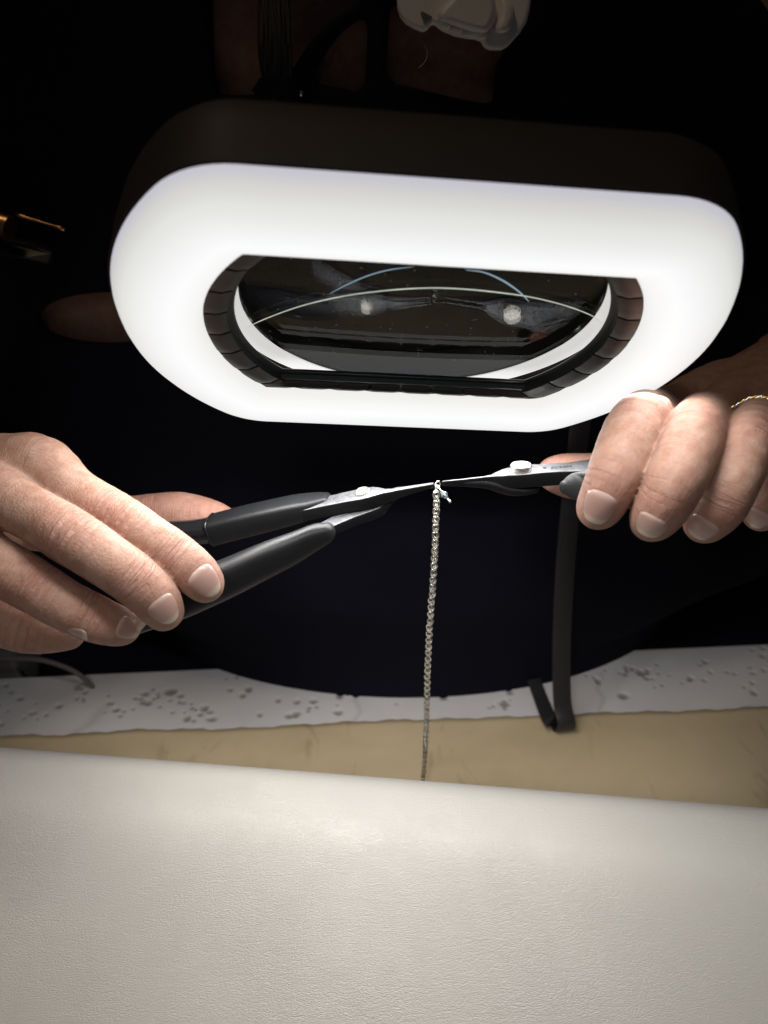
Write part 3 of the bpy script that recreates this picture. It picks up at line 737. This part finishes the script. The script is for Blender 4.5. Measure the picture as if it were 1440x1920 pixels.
# folds
gf.v += (.9*np.sin(pp[..., 0]*.05+pp[..., 2]*.09+.9*np.sin(pp[..., 2]*.03))+.6*np.sin(pp[..., 0]*.11-pp[..., 2]*.035)).astype(np.float32)*np.clip((300-pp[..., 2])/120, 0, 1)*np.clip((pp[..., 2]-15)/70, 0, 1)
ip = pix(pp); dep = 420.
for c_ in cuts:
    c_ = np.array(c_); lo_, hi_ = c_.min(0)-30, c_.max(0)+30
    m_ = (ip[..., 0] > lo_[0]) & (ip[..., 0] < hi_[0]) & (ip[..., 1] > lo_[1]) & (ip[..., 1] < hi_[1]) & (pp[..., 1] < 470)
    gf.v[m_] = np.maximum(gf.v[m_], -(poly_sdf(ip[m_], c_)*dep/F))
gv, gq = surface_nets(gf.v, gf.lo, gf.h)
topm = mesh('black_top', gv, gq, M['cloth'])
adopt(person, topm)
# hair lock
hv = []
for k in range(46):
    q_ = rng.normal(0, 1)*.55
    base = 514+26*np.clip(q_, -1, 1)
    pts = [P(base+rng.normal(0, 7)-6, -60, 300), P(base+rng.normal(0, 5), 40, 300), P(base+rng.normal(0, 5)+2, 110, 301), P(base*.75+514*.25+rng.normal(0, 5)+3, 190+rng.uniform(-20, 20), 306)]
    hv.append(tube(smooth_path(pts, 10), rng.uniform(.25, .8), 5))
for k in range(9):
    x0 = 528+rng.uniform(-2, 6); hv.append(tube(smooth_path([P(x0, 60+k*4, 300), P(x0+6+k, 105+k*2, 301), P(x0+14+k*1.5, 142+k, 303)], 8), .12, 4))
hair = mesh('hair', *join(hv), M['hair'])
knot = []
for k in range(7): knot.append(tube(smooth_path([P(482+8*k, 176-6*math.sin(k), 303), P(500+6*k, 152+4*(k % 3), 300), P(520+5*k, 168, 301), P(528+4*k, 190, 305)], 10), 2.6, 7))
hair2 = mesh('hair_tie', *join(knot), M['cloth'])
adopt(person, hair, hair2)
# small clasp by the neckline
cl_ = mesh('strap_clasp', *tube(smooth_path([P(537, 171, 306), P(548, 172.5, 305), P(558, 175, 305), P(568, 177, 306)], 9), [.8, 1.2, .9, 1.3, 1.2, .8, 1.3, 1.5, .7], 7), M['silver']); adopt(person, cl_)

# ================================================================== PLIERS
def sec(c, v, w, hv, hw, n_=20, p=3.5):
    a = np.linspace(0, 2*math.pi, n_, endpoint=False)
    ca, sa = np.cos(a), np.sin(a)
    x = np.sign(ca)*np.abs(ca)**(2/p)*hv; y = np.sign(sa)*np.abs(sa)**(2/p)*hw
    return c+x[:, None]*v+y[:, None]*w
class Frame:
    def __init__(s, pv, tip, wdir):
        s.o = pv; s.u = norm(tip-pv); w = CAMM@norm(wdir); s.w = norm(w-s.u*(w@s.u)); s.v = np.cross(s.w, s.u)
    def pt(s, u, v, w): return s.o+s.u*u+s.v*v+s.w*w
    def plate(s, name, secs, m, parent, bw=.5):
        rings = [np.array([s.pt(u, v0, w0), s.pt(u, v1, w0), s.pt(u, v1, w1), s.pt(u, v0, w1)]) for u, v0, v1, w0, w1 in secs]
        o = fix_normals(mesh(name, *loft(rings), [m, M['steel_face']])); bevel(o, bw, 2, 25)
        W_ = Vector(s.w)
        for f_ in o.data.polygons:                       # the two flat faces are ground, the edges left black
            if abs(f_.normal.dot(W_)) > .8: f_.material_index = 1
        return o
    def bar(s, name, pts, m, n_=20, p=3.2, steps=6, nose=True):
        """pts: (world centre, half size along v, half size along w)"""
        C = np.array([q[0] for q in pts]); hv = np.array([q[1] for q in pts]); hw = np.array([q[2] for q in pts])
        k = (len(pts)-1)*steps+1
        C = smooth_path(C, k); hv = smooth_path(hv[:, None], k)[:, 0]; hw = smooth_path(hw[:, None], k)[:, 0]
        R = []
        if nose:
            T = norm(C[0]-C[1])
            for t in np.linspace(86, 12, 6):
                t = math.radians(t); R.append(sec(C[0]+T*hw[0]*.9*math.sin(t), s.v, s.w, hv[0]*math.cos(t), hw[0]*math.cos(t), n_, p))
        R += [sec(C[i], s.v, s.w, hv[i], hw[i], n_, p) for i in range(k)]
        T = norm(C[-1]-C[-2])
        for t in np.linspace(15, 86, 5):
            t = math.radians(t); R.append(sec(C[-1]+T*hw[-1]*.8*math.sin(t), s.v, s.w, hv[-1]*math.cos(t), hw[-1]*math.cos(t), n_, p))
        o = fix_normals(mesh(name, *loft(R), m)); return autosmooth(o, 50)
    def disc(s, name, c, r, h, m):
        R = []
        for rr, z in [(r*.98, 0), (r, h*.2), (r, h*.72), (r*.95, h*.9), (r*.86, h), (r*.84, h*.97), (r*.4, h*1.02), (r*.05, h*1.02)]:
            a = np.linspace(0, 2*math.pi, 28, endpoint=False)
            R.append(c+rr*(np.cos(a)[:, None]*s.u+np.sin(a)[:, None]*s.v)+s.w*z)
        o = fix_normals(mesh(name, *loft(R), m)); return autosmooth(o, 35)

# left pair
pv = P(682, 930, 266); FL_ = Frame(pv, P(818, 906.5, 258.4), (-.20, .87, .46))
left = empty('pliers', pv); tag(left, 'pliers with two long black grips spread open in the left hand', 'pliers')
k_ = []
k_.append(FL_.plate('upper_lever', [(25.9, -.75, -.05, -1.2, .35), (18, -1.1, .15, -1.9, .5), (12.5, -1.7, .25, -2.6, .8), (11, -2.2, .4, -2.8, .9), (8.2, -2.6, .8, -3.2, 1.1), (6.0, -3.6, 2.2, -3.4, 1.3), (3.2, -4.8, 3.3, -3.2, 1.5), (0, -5.2, 3.6, -3.0, 1.5), (-5, -5.1, 3.3, -3.0, 1.5), (-14, -5.6, 2.2, -3.0, 1.5), (-24, -6.4, 1.0, -3.0, 1.5), (-40, -8.5, -1.5, -3, 1.2)], M['steel_dark'], left))
k_.append(FL_.plate('lower_lever', [(25.9, .05, .75, -1.2, .35), (18, .25, 1.4, -2.2, .3), (12, .3, 2.2, -3.4, .2), (9, .2, 3.2, -5.2, -.4), (6, -4.2, 3.8, -7.0, -3.5), (2.5, -6.0, 4.0, -7.2, -3.5), (-3, -8.2, 2.8, -7.0, -3.5), (-9, -12, -2.0, -6.8, -3.4), (-15, -16.5, -8.5, -6.4, -3.2), (-22, -21.5, -14.5, -6.0, -3.0)], M['steel_dark'], left))
k_.append(FL_.disc('rivet', FL_.pt(0, 0, 1.4), 2.75, 1.05, M['rivet']))
k_.append(FL_.plate('spring', [(-6, -5.2, -4.6, -5.6, -3.2), (-12, -7.0, -6.4, -5.6, -3.2), (-20, -12.5, -11.9, -5.6, -3.2), (-26, -15.5, -14.9, -5.6, -3.2)], M['steel_dark'], left, .15))
# grips by centre line
fg = [(P(610, 942, 271), 3.6, 2.9), (P(590, 947, 271), 4.9, 3.5), (P(550, 956, 272), 5.6, 4.3), (P(500, 968, 273), 5.6, 4.7), (P(450, 980, 274), 5.5, 4.9), (P(404, 992, 275), 5.3, 5.0)]
k_.append(FL_.bar('far_grip', fg, M['grip'], p=5.0))
sl = [(P(399, 993, 275), 5.0, 4.7), (P(360, 998, 276), 4.7, 4.5), (P(310, 1000, 277), 4.4, 4.3), (P(240, 1004, 277), 4.2, 4.1), (P(170, 1012, 276), 4.0, 3.9)]
k_.append(FL_.bar('grip_sleeve', sl, M['gloss'], p=2.3))
rp = sec(P(401, 992.5, 275), FL_.v, FL_.w, 5.55, 5.2, 28, 3.2); rt = fix_normals(mesh('sleeve_seam', *tube(rp, .38, 6, closed=True), M['gloss'])); k_.append(rt)
ng = [(P(612, 1000, 248), 3.2, 3.3), (P(590, 1008, 247), 4.0, 4.3), (P(550, 1028, 245), 4.5, 5.1), (P(500, 1050, 243), 4.8, 5.8), (P(440, 1078, 241), 5.0, 6.3), (P(390, 1100, 239), 5.0, 6.5), (P(330, 1127, 238), 4.8, 6.3), (P(262, 1156, 238), 4.2, 5.2)]
k_.append(FL_.bar('near_grip', ng, M['grip'], p=2.9))
# worn, unreadable stamp: two rows of tiny strokes
st = []
for r_, (u0, n_) in enumerate([(-9.5, 16), (-10.5, 13)]):
    for i in range(n_):
        u = u0-i*.42+(0 if r_ else 0); v = -.4+1.7*r_*-1
        if i in (5, 6) : continue
        hgt = rng.uniform(.3, .75); c = FL_.pt(u, v-i*.10, 1.52)
        q = np.array([c, c+FL_.u*.16, c+FL_.u*.16+FL_.v*hgt, c+FL_.v*hgt]); st.append((np.concatenate([q, q+FL_.w*.04]), [(0, 1, 2, 3), (7, 6, 5, 4), (0, 4, 5, 1), (1, 5, 6, 2), (2, 6, 7, 3), (3, 7, 4, 0)]))
k_.append(mesh('stamp', *join(st), M['ink'], smooth=False))
adopt(left, *k_)

# right pair
pv = P(976, 889, 262); FR_ = Frame(pv, P(822, 904.5, 257.4), (.03, .935, .345))
right = empty('pliers', pv); tag(right, 'pliers with a large shiny round rivet, handles mostly inside the ringed fist', 'pliers')
k_ = []
# here u runs towards the left, v = w x u points towards the camera
k_.append(FR_.plate('upper_lever', [(28.6, .0, .8, -.9, .55), (20, .0, 1.1, -1.5, .6), (13, .1, 1.5, -2.2, .8), (10.5, -.2, 2.2, -2.6, 1.0), (8, -2.0, 3.6, -2.9, 1.3), (5.6, -3.0, 4.6, -3.0, 1.6), (3, -4.2, 5.2, -3.2, 1.6), (0, -5.0, 5.4, -3.4, 1.6), (-6, -5.0, 5.2, -3.6, 1.6), (-12, -3.2, 5.8, -3.6, 1.6), (-20, .5, 7.6, -3.6, 1.6), (-30, 3, 9, -3.4, 1.6)], M['steel_dark'], right, .45))
lj = [(FR_.pt(27.9, -.35, -.9), .42, .75), (FR_.pt(20, .1, -1.3), 1.2, 1.2), (FR_.pt(13, .4, -2.1), 2.0, 1.7), (FR_.pt(9.5, .6, -3.0), 2.9, 2.2), (FR_.pt(5, .7, -4.4), 4.2, 2.4), (FR_.pt(0, .2, -5.2), 5.0, 2.0), (FR_.pt(-5, -.8, -5.3), 4.8, 1.8)]
k_.append(FR_.bar('lower_jaw', lj, M['steel_dark'], p=2.3))
k_.append(FR_.plate('far_lever', [(-2, -5.6, 2.0, -6.9, -3.7), (-6, -6.0, -1.0, -6.2, -1.4), (-9, -6.0, -3.6, -5.0, .6), (-14, -6.2, -3.6, -4.0, 1.0), (-20, -5.6, -.2, -3.4, .8), (-30, -7, 1.5, -3.2, .8), (-40, -8, 0, -3, .8)], M['steel_dark'], right))
k_.append(FR_.disc('rivet', FR_.pt(0, .3, 1.55), 3.8, 2.3, M['rivet']))
k_.append(FR_.disc('stud', FR_.pt(-8.6, .6, 1.56), .75, .12, M['ink']))
ng = [(P(1058, 914, 243), 2.0, 2.2), (P(1068, 913.5, 241), 3.5, 3.4), (P(1082, 913, 238), 4.7, 4.4), (P(1104, 914, 236), 5.4, 4.9), (P(1140, 918, 234), 5.6, 5.1), (P(1190, 924, 232), 5.4, 5.0), (P(1250, 930, 231), 5.2, 4.8), (P(1330, 934, 230), 5.0, 4.6), (P(1420, 938, 230), 4.4, 4.2)]
k_.append(FR_.bar('near_grip', ng, M['grip'], p=2.6))
fg = [(P(1150, 884, 279), 3.4, 3.2), (P(1200, 884, 280), 4.4, 3.8), (P(1300, 884, 280), 4.6, 4.2), (P(1400, 886, 279), 4.0, 3.8)]
k_.append(FR_.bar('far_grip', fg, M['grip'], p=2.6))
tc = bpy.data.curves.new('engraved_text', 'FONT'); tc.body = 'ALZEN'; tc.size = 2.6*MM; tc.extrude = .00003; tc.align_x = 'LEFT'
to = bpy.data.objects.new('engraved_text', tc); COL.objects.link(to); tc.materials.append(M['ink'])
X, Y, Z = -FR_.u, -FR_.v, FR_.w
mw = Matrix(((X[0], Y[0], Z[0]), (X[1], Y[1], Z[1]), (X[2], Y[2], Z[2]))).to_4x4(); mw.translation = Vector(FR_.pt(-10.4, 2.4, 1.62))*MM
dg = bpy.context.evaluated_depsgraph_get(); tm = bpy.data.meshes.new_from_object(to.evaluated_get(dg)); tm.name = 'engraved_text'
bpy.data.objects.remove(to); to = bpy.data.objects.new('engraved_text', tm); COL.objects.link(to)
to.matrix_world = mw
k_.append(to)
bpy.context.view_layer.update()
adopt(right, *k_)

# ================================================================== CHAIN, JUMP RING, CHARM
def oval(L, Wd, r, n_=22, seg=6, twist=0.):
    a = np.linspace(0, 2*math.pi, n_, endpoint=False)
    p = np.column_stack([Wd/2*np.cos(a)*(1-.12*np.abs(np.sin(a))), twist*np.sin(2*a), L/2*np.sin(a)])
    return tube(p, r, seg, closed=True)
def link_mesh(name, L, Wd, r, gap):
    v1, f1 = oval(L, Wd, r); v2 = v1.copy(); v1 = v1+np.array([0, gap, 0]); v2 = v2*np.array([1, 1, 1])-np.array([0, gap, 0])
    v, f = join([(v1, f1), (v2, f1)])
    me = bpy.data.meshes.new(name); me.from_pydata((v*MM).tolist(), [], f); me.polygons.foreach_set('use_smooth', np.ones(len(f), bool)); me.materials.append(M['silver']); return me
big, small = link_mesh('link', 3.2, 2.2, .25, .28), link_mesh('link', 2.1, .8, .2, .2)
ct = P(818.5, 924, 257.5)
chain = empty('silver_chain', ct); tag(chain, 'thin silver rope chain hanging straight down from the jump ring', 'chain')
PITCHZ = 3.42
for k in range(48):
    z = -.8-k*PITCHZ
    sw = .35*math.sin(k*.21)
    for j, (me, dz, ang) in enumerate(((big, 0, 26), (big, -.12, -48), (small, -PITCHZ*.5, 60))):
        o = bpy.data.objects.new('link', me); COL.objects.link(o); o.parent = chain
        o.location = Vector((sw+rng.normal(0, .06), rng.normal(0, .06), z+dz))*MM
        o.rotation_euler = (math.radians(rng.normal(0, 5)), math.radians(rng.normal(0, 6)+(8 if j == 0 else -8)), math.radians(ang+rng.normal(0, 9)+k*2))
jc = P(820.5, 909.5, 257.8)
a = np.linspace(0, 2*math.pi, 30, endpoint=False)
tl = norm(np.array([.75, -.66, .1])); up_ = np.array([0, 0, 1.]); up_ = norm(up_-tl*(up_@tl)); sd = np.cross(tl, up_)
jr = mesh('jump_ring', *tube(jc+1.35*(np.cos(a)[:, None]*sd+np.sin(a)[:, None]*up_), .24, 8, closed=True), M['silver'])
jr2 = None
tag(jr, 'tiny silver jump ring held between the tips of the two pliers', 'jump ring')
# charm
cc_ = P(833, 927.5, 256.5); ch = empty('crystal_charm', cc_); tag(ch, 'tiny ice-blue crystal bead charm hanging beside the top of the chain', 'charm')
dr = CAMM@norm([.62, -.76, .15]); s1 = norm(np.cross(dr, [0, 1., 0])); s2 = np.cross(dr, s1)
R_ = []
for t, r in [(-1.75, .35), (-.1, 1.35), (.15, 1.35), (1.75, .35)]:
    a6 = np.linspace(0, 2*math.pi, 8, endpoint=False)+.2
    R_.append(cc_+dr*t+r*(np.cos(a6)[:, None]*s1+np.sin(a6)[:, None]*s2))
bd = fix_normals(mesh('bead', *loft(R_), M['crystal'], smooth=False))
pn = mesh('head_pin', *tube([cc_-dr*3.0, cc_-dr*1.8, cc_+dr*1.8, cc_+dr*2.4, cc_+dr*2.5, cc_+dr*3.5, cc_+dr*3.6], [.22, .24, .24, .24, .42, .42, .1], 8), M['silver'])
lp = mesh('loop', *tube(cc_-dr*3.7+.85*(np.cos(a)[:, None]*dr+np.sin(a)[:, None]*s2), .2, 6, closed=True), M['silver'])
adopt(ch, bd, pn, lp)

# ================================================================== FINGER RING
rg_ax = norm(CP(1406, 828, 229)-CP(1452, 775, 264)); g_ = B.fingers[2]
c_ = CP(1418, 805, 236); 
T_ = norm(CP(1424, 793, 237)-CP(1450, 772, 277)); n1 = norm(np.cross(T_, [0, 1, 0])); n2 = np.cross(T_, n1)
def around(frac_c, rad, ang): return frac_c+rad*(math.cos(ang)*n1+math.sin(ang)*n2)
fr_ = empty('finger_ring', c2w(c_)); tag(fr_, 'slim twisted gold and silver ring on a finger at the right edge', 'ring')
pts = []
for a_ in np.linspace(0, 2*math.pi, 72, endpoint=False):
    d = math.cos(a_)*n1+math.sin(a_)*n2; t = 14.
    while t > 2 and float(B.f.at(c_+d*t)) > .25: t -= .1
    pts.append(c_+d*min(t, 10.))
pts = np.array(pts)
for _ in range(4): pts = .5*pts+.25*(np.roll(pts, 1, 0)+np.roll(pts, -1, 0))
k_ = []
for ph, mm_ in ((0, 'silver'), (math.pi, 'gold')):
    q_ = [p+.32*(math.cos(18*i/72*2*math.pi+ph)*norm(p-c_)+math.sin(18*i/72*2*math.pi+ph)*T_)+.25*norm(p-c_) for i, p in enumerate(pts)]
    k_.append(mesh('band', *tube(c2w(np.array(q_)), .46, 6, closed=True), M[mm_]))
# small gold bezel with stones on top
bc = min(pts, key=lambda p: np.hypot(*(pix(c2w(p))-np.array([1440, 780]))))
bo = c2w(bc+norm(bc-c_)*.9)
a_ = np.linspace(0, 2*math.pi, 18, endpoint=False)
e1, e2 = CAMM@T_, CAMM@norm(np.cross(T_, bc-c_))
k_.append(mesh('setting', *tube(bo+2.3*(np.cos(a_)[:, None]*e1+np.sin(a_)[:, None]*e2), .55, 7, closed=True), M['gold']))
for i in range(5):
    pz = bo-e2*(3.2+i*1.1)*(1 if True else 0)
    v_, f_ = tube([pz-e1*.5, pz-e1*.3, pz, pz+e1*.3, pz+e1*.5], [.1, .42, .52, .42, .1], 7); k_.append(mesh('stone', v_, f_, M['silver']))
adopt(fr_, *k_)

# ================================================================== STRAP
rb = [P(1092, 760, 372), P(1084, 830, 368), P(1072, 930, 376), P(1060, 1060, 392), P(1053, 1200, 410), P(1054, 1310, 420)]
base = on_z(1059, 1386, 3.4)
rb += [base+np.array([-.5, 1, 12.]), base+np.array([-.5, 3, 4.]), base+np.array([-2, 8.5, .9]), base+np.array([-5, 15, 4.])]
tail = [on_z(1032, 1352, 12), P(1014, 1310, 447), P(994, 1256, 468), P(986, 1236, 492)]
rb += tail
rb = smooth_path(rb, 90); Tn = np.gradient(rb, axis=0); Tn /= np.linalg.norm(Tn, axis=1)[:, None]
secs = []
wd0 = norm(np.array([1., .12, 0]))
for i in range(len(rb)):
    t_ = i/(len(rb)-1); wd_ = wd0*1.; wd_ = norm(wd_-Tn[i]*(wd_@Tn[i])); nn_ = np.cross(Tn[i], wd_)
    hw_ = 5.1 if t_ < .62 else 5.1-1.4*(t_-.62)/.38
    secs.append(np.array([rb[i]+wd_*hw_+nn_*.45, rb[i]+wd_*(hw_-.3)+nn_*.6, rb[i]-wd_*(hw_-.3)+nn_*.6, rb[i]-wd_*hw_+nn_*.45, rb[i]-wd_*hw_-nn_*.45, rb[i]-wd_*(hw_-.3)-nn_*.6, rb[i]+wd_*(hw_-.3)-nn_*.6, rb[i]+wd_*hw_-nn_*.45]))
so = fix_normals(mesh('strap', *loft(secs), M['strap'])); autosmooth(so, 40)
tag(so, 'black satin strap hanging behind the right hand and looping on the mat', 'strap')

# ================================================================== WHITE DEVICE AT THE NECKLINE
wd = empty('plastic_device', P(880, 40, 296)); tag(wd, 'curved white plastic device with small buttons at the black neckline', 'plastic device')
z1 = lambda x, y: (730+x/5.143, y/5.143)
def slab_poly(name, poly, d, th, m, bw=1.2, tilt=0.):
    """solid plate: outline seen from the front, thickness th away from the viewer"""
    f_ = np.array([P(*z1(x, y), d+tilt*(x-700)/700) for x, y in poly]); bk_ = f_+np.array([0, cp, -sp*.2])*th
    o = fix_normals(mesh(name, *loft([f_, bk_]), m, smooth=False)); bevel(o, bw, 3, 30); return autosmooth(o, 35)
k_ = [slab_poly('shell', [(70, -90), (80, 70), (105, 150), (160, 215), (240, 262), (345, 300), (380, 262), (412, 214), (450, 230), (520, 285), (640, 335), (760, 358), (880, 368), (905, 400), (925, 452), (990, 472), (1095, 472), (1150, 440), (1260, 320), (1330, 210), (1362, 80), (1378, -90)], 296, 9, M['plastic'], 2.2),
      slab_poly('raised_panel', [(440, 150), (520, 40), (640, -80), (1010, -80), (1040, 80), (1020, 200), (960, 318), (830, 300), (640, 240), (500, 195)], 291, 8, M['plastic'], 2.6),
      slab_poly('raised_panel', [(1060, -60), (1220, 40), (1222, 160), (1180, 270), (1130, 322), (1010, 300), (1050, 190), (1075, 80)], 292, 7, M['plastic'], 2.6),
      slab_poly('clip', [(300, 105), (330, 110), (420, 160), (400, 188), (310, 150)], 294, 5, M['grey'], .8)]
for (x, y) in ((535, 238), (655, 278), (770, 314), (880, 338)):
    c_ = P(*z1(x, y), 294.5); a_ = np.linspace(0, 2*math.pi, 14, endpoint=False); e1, e2, e3 = CAMM[:, 0], CAMM[:, 1], CAMM[:, 2]
    R_ = [c_+r*(np.cos(a_)[:, None]*e1*1.4+np.sin(a_)[:, None]*e2*.8)+e3*z for r, z in ((1.9, -1.5), (1.9, .2), (1.5, .7), (.2, .8))]
    b_ = fix_normals(mesh('button', *loft(R_), M['plastic'])); k_.append(b_)
adopt(wd, *k_)
# pale fibre on the clothing
o = mesh('fibre', *tube(smooth_path([P(795, 84, 302), P(800, 92, 301), P(800, 106, 301), P(795, 118, 302), P(785, 127, 303)], 20), .16, 5), M['lint'])
tag(o, 'single pale curved fibre on the skin below the white device', 'fibre')

# ================================================================== BRACKET AT THE LEFT EDGE
br = empty('hinge_bracket', P(20, 440, 330)); tag(br, 'dark bracket with a brass tube and a thin copper rod at the left edge', 'bracket')
k_ = [mesh('brass_tube', *tube(smooth_path([P(-60, 405, 328), P(-20, 417, 328), P(20, 429, 328)], 12), 5.6, 22), M['copper'])]
autosmooth(k_[0], 40)
k_.append(mesh('copper_rod', *tube(smooth_path([P(30, 402, 330), P(75, 416, 330), P(121, 430, 330)], 10), [.95, .8, .6, .6, .6, .6, .6, .7, .9, .9], 8), M['copper']))
bb = [P(-80, 430, 336), P(60, 458, 336), P(100, 474, 338), P(92, 498, 338), P(40, 486, 336), P(-80, 470, 336)]
f_ = np.array(bb); o = fix_normals(mesh('bracket_body', *loft([f_, f_+np.array([0, 8, -1.])]), M['bezel'], smooth=False)); bevel(o, 1.2, 2); k_.append(o)
arm_ = mesh('arm', *tube([P(-80, 440, 342), P(-20, 452, 344), P(30, 462, 345), P(60, 468, 346)], 3.2, 10), M['bezel']); k_.append(arm_)
adopt(br, *k_)

# ================================================================== GREY BLOCK AND CABLE BEYOND THE TABLE, LOWER LEFT
q_ = [P(-120, 1216, 470), P(20, 1226, 470), P(38, 1275, 470), P(40, 1330, 480), P(-120, 1330, 480)]
f_ = np.array(q_); o = fix_normals(mesh('armrest', *loft([f_, f_+np.array([-6, 60, -10.])]), M['grey'], smooth=False)); bevel(o, 3, 3); autosmooth(o, 40)
tag(o, 'grey padded armrest end beyond the left corner of the white tabletop', 'armrest')
o = mesh('cable', *tube(smooth_path([P(-60, 1232, 455), P(20, 1234, 455), P(75, 1237, 455), P(120, 1250, 456), P(150, 1266, 458), P(175, 1290, 462)], 30), 1.5, 8), M['grey'])
tag(o, 'thin grey cable arching in front of the dark armrest corner', 'cable')
